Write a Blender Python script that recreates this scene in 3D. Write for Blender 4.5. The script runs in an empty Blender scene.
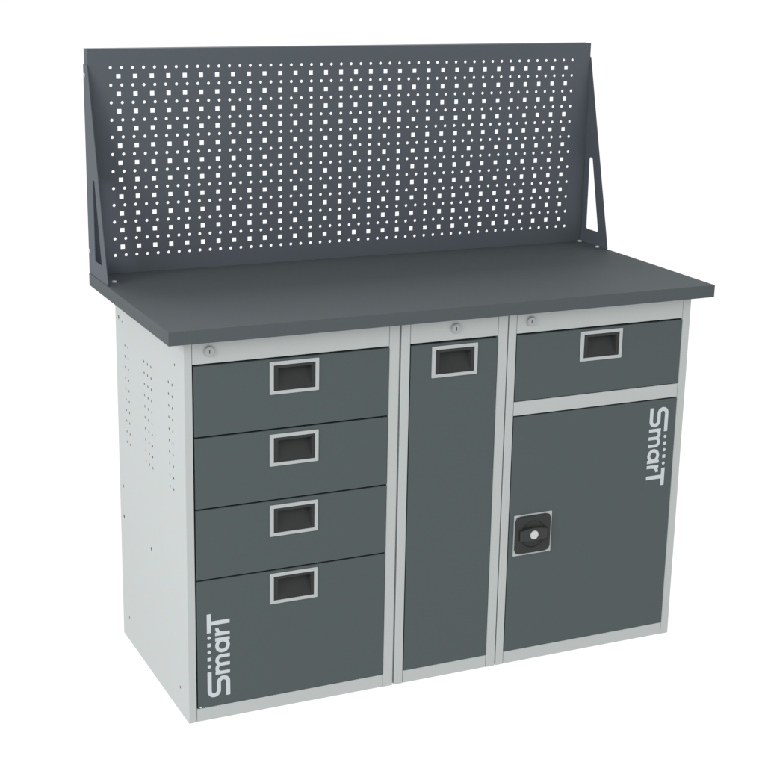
import bpy, bmesh, math
from mathutils import Matrix, Vector
C = bpy.context.scene.collection
S = 0.001                                   # all dimensions below are millimetres

# ------------------------------------------------------------------ camera, world, lamps, exposure
sc = bpy.context.scene
cam = bpy.data.cameras.new("camera")
cam.sensor_width = 36
cam.lens = 36 * 1597.755 / 765
cam.clip_start, cam.clip_end = 0.05, 500
co = bpy.data.objects.new("camera", cam); C.objects.link(co)
RX, RZ, RO = CAMROT = (1.2972, -0.4352, 0.0191)
co.matrix_world = (Matrix.Translation((-0.928732, -2.932921, 1.612536)) @ Matrix.Rotation(RZ, 4, 'Z')
                   @ Matrix.Rotation(RX, 4, 'X') @ Matrix.Rotation(RO, 4, 'Z'))
sc.camera = co

w = bpy.data.worlds.new("World"); sc.world = w; w.use_nodes = True
bg = w.node_tree.nodes['Background']
bg.inputs['Strength'].default_value = 1.06
wt = w.node_tree                            # white studio surround, a little dimmer overhead
g = wt.nodes.new('ShaderNodeTexCoord'); sx_ = wt.nodes.new('ShaderNodeSeparateXYZ'); mr_ = wt.nodes.new('ShaderNodeMapRange')
mr_.inputs['From Min'].default_value = 0; mr_.inputs['From Max'].default_value = 1
mr_.inputs['To Min'].default_value = 1; mr_.inputs['To Max'].default_value = .66
wt.links.new(g.outputs['Generated'], sx_.inputs[0]); wt.links.new(sx_.outputs['Z'], mr_.inputs['Value']); wt.links.new(mr_.outputs['Result'], bg.inputs['Color'])

def area(name, loc, target, sx, sy, power, col=(1, 1, 1)):
    l = bpy.data.lights.new(name, 'AREA'); l.shape = 'RECTANGLE'; l.size = sx; l.size_y = sy
    l.energy = power; l.color = col
    o = bpy.data.objects.new(name, l); C.objects.link(o)
    o.matrix_world = Matrix.Translation(loc) @ (Vector(target) - Vector(loc)).to_track_quat('-Z', 'Y').to_matrix().to_4x4()
area("side_softbox", (-3.2, -1.3, 2.0), (0.2, 0.3, 0.9), 1.6, 1.6, 72)
area("overhead_softbox", (0.3, 2.5, 3.7), (0.5, 0.0, 0.85), 2.6, 1.6, 80)

sc.view_settings.view_transform = 'Standard'; sc.view_settings.look = 'None'
sc.view_settings.exposure = 0; sc.view_settings.gamma = 1; sc.view_settings.use_curve_mapping = False

# ------------------------------------------------------------------ materials
def mat(name, col, rough=.5, metal=0, spec=.3, grain=0, vary=0):
    m = bpy.data.materials.new(name); m.use_nodes = True
    nt = m.node_tree; b = nt.nodes['Principled BSDF']
    b.inputs['Base Color'].default_value = (*col, 1)
    b.inputs['Roughness'].default_value = rough; b.inputs['Metallic'].default_value = metal
    b.inputs['Specular IOR Level'].default_value = spec
    tc = nt.nodes.new('ShaderNodeTexCoord')
    if grain:                                # powder coat orange peel
        n = nt.nodes.new('ShaderNodeTexNoise'); n.inputs['Scale'].default_value = 700
        n.inputs['Detail'].default_value = 2
        bp = nt.nodes.new('ShaderNodeBump'); bp.inputs['Strength'].default_value = grain
        bp.inputs['Distance'].default_value = .0004
        nt.links.new(tc.outputs['Object'], n.inputs['Vector'])
        nt.links.new(n.outputs['Fac'], bp.inputs['Height']); nt.links.new(bp.outputs['Normal'], b.inputs['Normal'])
    if vary:                                 # faint unevenness of the coat
        n2 = nt.nodes.new('ShaderNodeTexNoise'); n2.inputs['Scale'].default_value = 5; n2.inputs['Detail'].default_value = 3
        mr = nt.nodes.new('ShaderNodeMapRange')
        mr.inputs['To Min'].default_value = rough - vary; mr.inputs['To Max'].default_value = rough + vary
        nt.links.new(tc.outputs['Object'], n2.inputs['Vector'])
        nt.links.new(n2.outputs['Fac'], mr.inputs['Value']); nt.links.new(mr.outputs['Result'], b.inputs['Roughness'])
    return m
M_LIGHT = mat('light_grey_powder_coat', (.452, .481, .476), .6, spec=.1, grain=.12, vary=.05)
M_DARK = mat('dark_grey_powder_coat', (.080, .0985, .1015), .6, spec=.1, grain=.12, vary=.05)
M_TOP = mat('worktop_laminate', (.081, .0945, .100), .65, spec=.1, grain=.15, vary=.05)
M_PANEL = mat('panel_powder_coat', (.087, .102, .117), .6, spec=.1, grain=.12, vary=.05)
M_PLASTIC = mat('black_plastic', (.027, .030, .030), .5, spec=.25, grain=.2)
M_RUBBER = mat('black_lever_plastic', (.030, .031, .031), .45, spec=.3, grain=.2)
M_SILVER = mat('satin_silver', (.43, .455, .455), .45, spec=.2, grain=.05)
M_ZINC = mat('zinc_bolt', (.66, .67, .68), .35, metal=0, spec=.5)
M_LOCKFACE = mat('lock_face', (.56, .57, .565), .4, spec=.3)
M_LOCK = mat('lock_grey', (.37, .39, .39), .45, spec=.25)
M_LETTER = mat('pale_vinyl', (.54, .58, .605), .5, spec=.15)
M_INSIDE = mat('keyway_black', (.02, .02, .02), .6)

# ------------------------------------------------------------------ mesh helpers
def link(name, bm, m, parent=None, smooth=False):
    me = bpy.data.meshes.new(name)
    bmesh.ops.recalc_face_normals(bm, faces=bm.faces)
    bmesh.ops.scale(bm, vec=(S, S, S), verts=bm.verts)
    bm.to_mesh(me); bm.free()
    for k in (m if isinstance(m, (list, tuple)) else [m]): me.materials.append(k)
    if smooth:
        me.shade_smooth() if hasattr(me, 'shade_smooth') else None
        me.set_sharp_from_angle(angle=math.radians(35))
    o = bpy.data.objects.new(name, me); C.objects.link(o)
    if parent: o.parent = parent
    return o

def box(bm, x0, x1, y0, y1, z0, z1, bev=0, seg=2, mi=0):
    r = bmesh.ops.create_cube(bm, size=1)
    for v in r['verts']:
        v.co = Vector((x0 + (v.co.x + .5) * (x1 - x0), y0 + (v.co.y + .5) * (y1 - y0), z0 + (v.co.z + .5) * (z1 - z0)))
    es = list({e for v in r['verts'] for e in v.link_edges})
    fs = {f for v in r['verts'] for f in v.link_faces}
    for f in fs: f.material_index = mi
    if bev: bmesh.ops.bevel(bm, geom=es, offset=bev, segments=seg, profile=.5, affect='EDGES')

def prism(bm, pts, to3, h0, h1, mi=0):
    """closed polygon pts (a,b) swept from h0 to h1, to3(a,b,h) -> xyz"""
    A = [bm.verts.new(to3(a, b, h0)) for a, b in pts]; B = [bm.verts.new(to3(a, b, h1)) for a, b in pts]
    n = len(pts); fs = [bm.faces.new(A), bm.faces.new(B[::-1])]
    for i in range(n):
        j = (i + 1) % n
        fs.append(bm.faces.new((A[i], A[j], B[j], B[i])))
    for f in fs: f.material_index = mi
    return fs

def ring(bm, outer, inner, to3, h0, h1, mi=0):
    """plate with one hole: outer and inner have the same number of points"""
    n = len(outer); V = [[bm.verts.new(to3(a, b, h)) for a, b in P] for h in (h0, h1) for P in (outer, inner)]
    o0, i0, o1, i1 = V
    for k in range(n):
        j = (k + 1) % n
        for q in ((o0[k], o0[j], i0[j], i0[k]), (o1[j], o1[k], i1[k], i1[j]), (o0[j], o0[k], o1[k], o1[j]), (i0[k], i0[j], i1[j], i1[k])):
            bm.faces.new(q).material_index = mi
    return V

def circ(a, b, r, n=24, ph=0): return [(a + r * math.cos(ph + 2 * math.pi * k / n), b + r * math.sin(ph + 2 * math.pi * k / n)) for k in range(n)]
def rect(a0, a1, b0, b1): return [(a0, b0), (a1, b0), (a1, b1), (a0, b1)]
def rounded(pts, r, n=5):
    out = []; N = len(pts)
    for i, p in enumerate(pts):
        p = Vector(p); a = (Vector(pts[i - 1]) - p).normalized(); b = (Vector(pts[(i + 1) % N]) - p).normalized()
        half = math.acos(max(-1, min(1, a.dot(b)))) / 2
        d = r / math.tan(half); c = p + (a + b).normalized() * (r / math.sin(half))
        s, e = p + a * d - c, p + b * d - c
        t0 = math.atan2(s.y, s.x); dt = math.atan2(e.y, e.x) - t0
        while dt > math.pi: dt -= 2 * math.pi
        while dt < -math.pi: dt += 2 * math.pi
        out += [(c.x + r * math.cos(t0 + dt * k / n), c.y + r * math.sin(t0 + dt * k / n)) for k in range(n + 1)]
    return out
FRONT = lambda a, b, h: (a, -h, b)          # plane of the fronts, h grows towards the viewer
SIDE = lambda a, b, h: (h, a, b)            # plane of the cabinet ends, a = depth

def pierced(loops, to3, h0, h1):
    """sheet outlined by loops[0] with every other loop cut right through it"""
    cu = bpy.data.curves.new('tmp', 'CURVE'); cu.dimensions = '2D'; cu.fill_mode = 'BOTH'; cu.extrude = (h1 - h0) / 2
    for L in loops:
        s = cu.splines.new('POLY'); s.points.add(len(L) - 1); s.use_cyclic_u = True
        for p, (a, b) in zip(s.points, L): p.co = (a, b, 0, 1)
    o = bpy.data.objects.new('tmp', cu); C.objects.link(o)
    dg = bpy.context.evaluated_depsgraph_get()
    me = bpy.data.meshes.new_from_object(o.evaluated_get(dg))
    bm = bmesh.new(); bm.from_mesh(me)
    bpy.data.objects.remove(o); bpy.data.curves.remove(cu); bpy.data.meshes.remove(me)
    mid = (h0 + h1) / 2
    bmesh.ops.remove_doubles(bm, verts=bm.verts, dist=.001)
    for v in bm.verts: v.co = Vector(to3(v.co.x, v.co.y, v.co.z + mid))
    return bm

# ------------------------------------------------------------------ unseen floor, made translucent so the world below keeps it white and shadowless
fm = bpy.data.materials.new('shadowless_translucent_white'); fm.use_nodes = True
nt = fm.node_tree; nt.nodes.clear()
out = nt.nodes.new('ShaderNodeOutputMaterial'); tr = nt.nodes.new('ShaderNodeBsdfTranslucent'); tr.inputs['Color'].default_value = (.98, .98, .98, 1)
nt.links.new(tr.outputs[0], out.inputs['Surface'])
bm = bmesh.new(); bmesh.ops.create_grid(bm, x_segments=1, y_segments=1, size=80000)
for v in bm.verts: v.co.z = -1
fl = link('floor', bm, fm); fl['kind'] = 'structure'

# ------------------------------------------------------------------ the workbench
bench = bpy.data.objects.new('workbench', None); C.objects.link(bench)
bench['label'] = 'grey metal workbench with dark worktop, perforated back panel, five drawers and two doors'
bench['category'] = 'workbench'

# worktop
ZT, ZB = 860.5, 832.3
bm = bmesh.new(); box(bm, -39.2, 1248.1, -29.5, 569.7, ZB, ZT, 1.2, 3); link('worktop', bm, M_TOP, bench)

# perforated back panel: 48 x 12 round holes, 31 x 11 square ones, edges folded backwards
PX0, PX1, PY, PZ1 = -35.0, 1241.9, 540.8, 1360.6
HX, HZ, PV = 15.5, 1319.9, 37.93
loops = [rect(PX0, PX1, ZT + .3, PZ1)]
for j in range(12):
    for i in range(48): loops.append(circ(HX + 25 * i, HZ - PV * j, 3.5, 16))
for j in range(11):
    for i in range(31):
        a, b = HX + 17.5 + 38 * i, HZ - PV * (j + .5); loops.append(rect(a - 5, a + 5, b - 5, b + 5))
bm = pierced(loops, lambda a, b, h: (a, PY - h, b), -1.5, 0)
box(bm, PX0, PX0 + 1.5, PY + 1.5, PY + 31, ZT + .3, PZ1); box(bm, PX1 - 1.5, PX1, PY + 1.5, PY + 31, ZT + .3, PZ1)
box(bm, PX0 + 1.5, PX1 - 1.5, PY + 1.5, PY + 31, PZ1 - 1.5, PZ1)
box(bm, PX0 + 1.5, PX1 - 1.5, PY + 1.5, PY + 26, ZT + .3, ZT + 1.8)
link('perforated_panel', bm, M_PANEL, bench)

# side brackets with a tapering slot and bolts
def bolt_bm(c, axis, r=5.5, h=3.2):
    b = bmesh.new()
    f = {'z': lambda a, q, t: (c[0] + a, c[1] + q, c[2] + t), '-x': lambda a, q, t: (c[0] - t, c[1] + a, c[2] + q),
         'x': lambda a, q, t: (c[0] + t, c[1] + a, c[2] + q)}[axis]
    prism(b, circ(0, 0, r, 20), f, 0, h * .6); prism(b, circ(0, 0, r * .8, 20), f, h * .6, h)
    return b
for s, x0, x1, xb, xf in ((-1, PX0 - 2.2, PX0 - .2, -14, 1), (1, PX1 + .2, PX1 + 2.2, 1234.5, -1)):
    outline = rounded([(572, ZT + .3), (572, 1327), (540, 1327), (415.5, ZT + .3)], 3)
    slot = rounded([(520.5, 897), (522, 1079), (506, 1079), (462, 897)], 5)
    bm = pierced([outline, slot], SIDE, x0, x1)
    xa, xz = (x1, xb + 6.5) if s < 0 else (xb - 6.5, x0)
    box(bm, xa, xz, 419, 540, ZT + .3, ZT + 1.3)                      # foot folded inwards onto the worktop
    br = link('bracket', bm, M_PANEL, bench)
    for y in (448.5, 532.5): link('bolt', bolt_bm((xb, y, ZT + 1.3), 'z'), M_ZINC, br, True)
    for z in (1303, 912.7): link('bolt', bolt_bm((x0 if s < 0 else x1, 563, z), '-x' if s < 0 else 'x', 5, 3.5), M_ZINC, br, True)

# cabinets
D, H = 497.6, 832.0
def post(bm, x0, x1):                        # folded front post: the two upright front edges are rounded
    r = bmesh.ops.create_cube(bm, size=1)
    for v in r['verts']: v.co = Vector(((x0 + x1) / 2 + v.co.x * (x1 - x0), 12 + v.co.y * 24, H / 2 + v.co.z * H))
    es = [e for e in {e for v in r['verts'] for e in v.link_edges} if all(v.co.y < 1 for v in e.verts) and abs(e.verts[0].co.z - e.verts[1].co.z) > 1]
    bmesh.ops.bevel(bm, geom=es, offset=1.4, segments=3, profile=.5, affect='EDGES')
def make_cabinet(x0, x1, sl, sr, holes=False, mid=None, lockx=0, gap=0):
    """sl, sr: x of the seams between the folded posts and the rails"""
    bm = bmesh.new()
    if holes:
        L = [rect(24, D, 0, H)]
        hole = lambda y, z, ry, rz: L.append([(y + ry * math.cos(t), z + rz * math.sin(t)) for t in [2 * math.pi * k / 12 for k in range(12)]])
        for k in range(10):
            for y in (427.2, 402.5, 279.2, 253.3, 228, 105, 80): hole(y, 722 - 25 * k, 3.7, 3.4)
        hole(60.5, 769.6, 3.6, 3.4); hole(446, 771.2, 2.9, 2.9)
        for y, z in ((472.2, 776.8), (471.8, 377.2), (470.8, 302.5), (253.2, 301.8)): hole(y, z, 5, 5)
        for y, z in ((447, 58.2), (58.8, 58)): hole(y, z, 3.8, 3.8)
        bm.free(); bm = pierced(L, SIDE, x0, x0 + 1.5)
    else: box(bm, x0, x0 + 1.5, 24, D, 0, H)
    box(bm, x1 - 1.5, x1, 24, D, 0, H)
    post(bm, x0, sl - .5); post(bm, sr + .5, x1)
    box(bm, x0 + 1.5, x1 - 1.5, D - 2, D - .5, 1, H - 1)              # back
    box(bm, x0 + 1.5, x1 - 1.5, 25, D - 2, 4, 6); box(bm, x0 + 1.5, x1 - 1.5, 25, D - 2, H - 3, H - 1)
    if not holes: box(bm, x0 - gap, x0 - .1, 8, 10, .5, H - .5)       # added filler strip that lightens the dark gap to the cabinet on its left
    c = link('cabinet', bm, M_LIGHT, bench)
    def rail(name, z0, z1):
        b = bmesh.new(); box(b, sl + .3, sr - .3, .15, 24, z0, z1, .8, 2); link(name, b, M_LIGHT, c)
    rail('top_rail', 782.5, H - .2); rail('bottom_rail', .2, 29.8)
    if mid: rail('middle_rail', *mid)
    b = bmesh.new()
    F = lambda a, q, t: (lockx + a, -t, 807.5 + q)
    prism(b, circ(0, 0, 11.6, 32), F, -.1, 1.6); prism(b, circ(0, 0, 10.3, 32), F, 1.6, 4.6); prism(b, circ(0, 0, 9.6, 32), F, 4.6, 5.2)
    prism(b, rect(-.9, .9, -3.8, 3.8), F, 5.2, 5.35, 1)
    link('lock', b, [M_LOCK, M_INSIDE], c, True)
    return c
make_cabinet(0, 473, 18, 449.3, True, None, 53)
make_cabinet(477.6, 731.9, 498.4, 708.3, False, None, 604, 4.5)
make_cabinet(734.7, 1207.2, 754.2, 1186, False, (595.6, 627.4), 788, 2.7)

# ---- fronts
def front_bm(x0, x1, z0, z1, hole=None, y=-1.2, t=25):
    bm = bmesh.new()
    if hole:
        V = ring(bm, rect(x0, x1, z0, z1), rect(*hole), FRONT, -y - t, -y)
        o1 = V[2]; es = [bm.edges.get((o1[k], o1[(k + 1) % 4])) for k in range(4)]
        bmesh.ops.bevel(bm, geom=es, offset=.8, segments=2, profile=.5, affect='EDGES')
    else: box(bm, x0, x1, y, y + t, z0, z1, .8, 2)
    return bm
def add_handle(x0, x1, z0, z1, parent, y=-1.2):
    """silver frame round a black finger cup sunk into the front"""
    b = bmesh.new(); F = lambda a, q, h: FRONT(a, q, h - y)
    ring(b, rounded(rect(x0, x1, z0, z1), 1.5, 3), rounded(rect(x0 + 8.6, x1 - 7.6, z0 + 7, z1 - 7.6), .8, 3), F, 0, 1.6)
    link('handle_frame', b, M_SILVER, parent)
    b = bmesh.new()
    o = rect(x0 + 8, x1 - 7, z0 + 6.4, z1 - 7); i = rect(x0 + 18.5, x1 - 14.5, z0 + 10, z1 - 14.5); j = rect(x0 + 18.5, x1 - 19, z0 + 10.5, z1 - 14)
    lv = [[b.verts.new(F(a, q, h if k < 2 else h2)) for k, (a, q) in enumerate(P)] for P, h, h2 in ((o, .3, .3), (i, 0, 0), (j, -.5, -17), (o, -20, -20))]
    for A, B in ((0, 1), (1, 2), (0, 3)):
        for k in range(4): b.faces.new((lv[A][k], lv[A][(k + 1) % 4], lv[B][(k + 1) % 4], lv[B][k]))
    b.faces.new(lv[2]); b.faces.new(lv[3])
    link('finger_cup', b, M_PLASTIC, parent)

def tray(bm, x0, x1, z0, z1):
    box(bm, x0 + 8, x1 - 8, 24.2, 430, z0 + 8, z0 + 9); box(bm, x0 + 8, x0 + 9, 24.2, 430, z0 + 9, z1 - 25)
    box(bm, x1 - 9, x1 - 8, 24.2, 430, z0 + 9, z1 - 25); box(bm, x0 + 9, x1 - 9, 429, 430, z0 + 9, z1 - 25)
def make_drawer(x0, x1, z0, z1, hz0, hz1, hx0, hx1):
    bm = front_bm(x0, x1, z0, z1, (hx0 + 7, hx1 - 6, hz0 + 5.4, hz1 - 6)); tray(bm, x0, x1, z0, z1)
    d = link('drawer', bm, M_DARK, bench); add_handle(hx0, hx1, hz0, hz1, d); return d
for z0, z1, a, b in ((631.6, 778.7, 704.3, 773.5), (477.4, 628.1, 550.3, 619.2), (321.4, 474.0, 395.6, 464.8), (31.4, 318.0, 243.2, 311.9)):
    low = make_drawer(20.6, 448.4, z0, z1, a, b, 181.2, 289.4)
make_drawer(755.6, 1185.2, 629.4, 778.6, 705.2, 773.4, 916.6, 1025.2)
tall = link('door', front_bm(500.2, 706.9, 30.9, 778.2, (555.7, 652.2, 708.9, 766.3)), M_DARK, bench)
add_handle(548.7, 658.2, 703.4, 772.4, tall)
door = link('door', front_bm(755.6, 1185.2, 31.2, 592.9), M_DARK, bench)
b = bmesh.new(); prism(b, circ(0, 0, 2.1, 12), lambda a, q, h: (25.5 + a, -h, 33.6 + q * .75), 1.0, 2.6); link('rivet', b, M_ZINC, low)

low['label'] = 'deep bottom drawer with pale lettering'
tall['label'] = 'tall narrow door with a recessed handle'
door['label'] = 'wide door with a black rotary latch and pale lettering'
# ---- rotary latch on the wide door
b = bmesh.new(); prism(b, rounded(rect(766.6, 864.2, 263.4, 360.4), 1.5, 3), FRONT, 1.0, 2.4); link('latch_plate', b, M_SILVER, door)
cx, cz = 814.6, 312.4
bm = bmesh.new()
N = 40
def polar(pts):                                                       # resample an outline at N equal angles about the centre
    out = []
    for k in range(N):
        t = 2 * math.pi * k / N; d = Vector((math.cos(t), math.sin(t)))
        best = 0
        for i in range(len(pts)):
            p, q = Vector(pts[i - 1]) - Vector((cx, cz)), Vector(pts[i]) - Vector((cx, cz))
            e = q - p; den = d.x * e.y - d.y * e.x
            if abs(den) < 1e-9: continue
            u = (p.x * e.y - p.y * e.x) / den; v = (p.x * d.y - p.y * d.x) / den
            if -1e-6 <= v <= 1 + 1e-6 and u > best: best = u
        out.append((cx + d.x * best, cz + d.y * best))
    return out
body0 = rounded(rect(cx - 45.5, cx + 45.5, cz - 44.5, cz + 44.5), 11, 7); body1 = rounded(rect(cx - 44.3, cx + 44.3, cz - 43.3, cz + 43.3), 10, 7)
lev = [(polar(body0), 2.4), (polar(body0), 5.6), (polar(body1), 7), (circ(cx, cz, 33.5, N), 7), (circ(cx, cz, 32.2, N), 6.2), (circ(cx, cz, 30.5, N), 2.7)]
VV = [[bm.verts.new(FRONT(a, q, h)) for a, q in P] for P, h in lev]
for A, B in zip(VV, VV[1:]):
    for k in range(N): bm.faces.new((A[k], A[(k + 1) % N], B[(k + 1) % N], B[k]))
bm.faces.new(VV[-1]); bm.faces.new(VV[0][::-1])
for v in VV[-1]: v.co.y -= 1.9 * (v.co.x - (cx - 30)) / 60           # dish floor rises to the right
link('latch_body', bm, M_PLASTIC, door, True)
bm = bmesh.new()                                                      # bow-sided turning grip
def grip(k):
    top = [(cx - 35 * k + 70 * k * i / 12, cz + (12 + 4.3 * math.sin(math.pi * i / 12)) * k) for i in range(13)]
    return top + [(a, 2 * cz - q) for a, q in top[::-1]]
P = [[bm.verts.new(FRONT(a, q, h)) for a, q in grip(k)] for k, h in ((1, 2.6), (1, 9.5), (.96, 11.2), (.9, 12))]
n = len(P[0])
for A, B in zip(P, P[1:]):
    for k in range(n): bm.faces.new((A[k], A[(k + 1) % n], B[(k + 1) % n], B[k]))
bm.faces.new(P[-1]); bm.faces.new(P[0][::-1])
link('latch_lever', bm, M_RUBBER, door, True)
b = bmesh.new(); F = lambda a, q, h: FRONT(cx + a, cz + q, h)
prism(b, circ(0, 0, 10.2, 28), F, 12, 12.8); prism(b, circ(0, 0, 9.5, 28), F, 12.8, 13.3); link('latch_cylinder', b, M_LOCKFACE, door, True)

# ---- lettering "SmarT" with its row of dots; u runs along the word, v up the letters
def stroke(bm, P, wd, to3, h):
    P = [Vector(p) for p in P]; L, Rr = [], []
    for i, p in enumerate(P):
        a = (p - P[i - 1]).normalized() if i else None; b = (P[i + 1] - p).normalized() if i < len(P) - 1 else None
        t = (a + b).normalized() if a and b else (a or b)
        nrm = Vector((-t.y, t.x)); k = wd / 2 / (max(.5, nrm.dot(Vector((-a.y, a.x)))) if a and b else 1)
        L.append(p + nrm * k); Rr.append(p - nrm * k)
    rings = [[bm.verts.new(to3(q.x, q.y, z)) for q, z in ((L[i], 0), (L[i], h), (Rr[i], h), (Rr[i], 0))] for i in range(len(P))]
    for A, B in zip(rings, rings[1:]):
        for k in range(4): bm.faces.new((A[k], A[(k + 1) % 4], B[(k + 1) % 4], B[k]))
    bm.faces.new(rings[0]); bm.faces.new(rings[-1][::-1])
def arc(u, v, r, d0, d1, n=14): return [(u + r * math.cos(math.radians(d0 + (d1 - d0) * k / n)), v + r * math.sin(math.radians(d0 + (d1 - d0) * k / n))) for k in range(n + 1)]
def lettering(to3, parent):
    bm = bmesh.new(); hs = [.35]
    def st(P, wd=8.6):
        stroke(bm, P, wd, to3, hs[0]); hs[0] += .02
    st([(59, 45.4)] + arc(14.6, 35.1, 10.3, 90, 270) + arc(31.6, 14.5, 10.3, 90, -90) + [(0, 4.2)], 9)      # S
    st([(54.2, 0), (54.2, 32)], 7.5); st([(54.2, 16)] + arc(63.8, 19, 9.4, 180, 0) + [(73.2, 0)], 7.5); st([(73.2, 16)] + arc(82.6, 19, 9.4, 180, 0) + [(92, 0)], 7.5)
    st(arc(116, 15.9, 12.3, 0, 360, 32), 7.8); st([(130.6, 0), (130.6, 32)], 7.4)
    st([(143.2, 0), (143.2, 32)], 7.4); st([(143.2, 12)] + arc(156.5, 15.5, 12.6, 180, 88), 7.5)
    st([(169.6, 0), (169.6, 43)], 9); st([(148.4, 45.4), (191, 45.4)], 9.2)
    for u in (71.6, 104.5, 137.2): prism(bm, circ(u, 45.4, 3.9, 16), to3, 0, .35)
    for u in (88.0, 120.3): prism(bm, rect(u - 4, u + 4, 41.4, 49.4), to3, 0, .35)
    link('lettering', bm, M_LETTER, parent)
lettering(lambda u, v, h: (91.2 - v, -1.2 - h, 52 + u), low)          # reads upwards on the deep drawer
lettering(lambda u, v, h: (1114.4 + v, -1.2 - h, 574.6 - u), door)    # reads downwards on the door
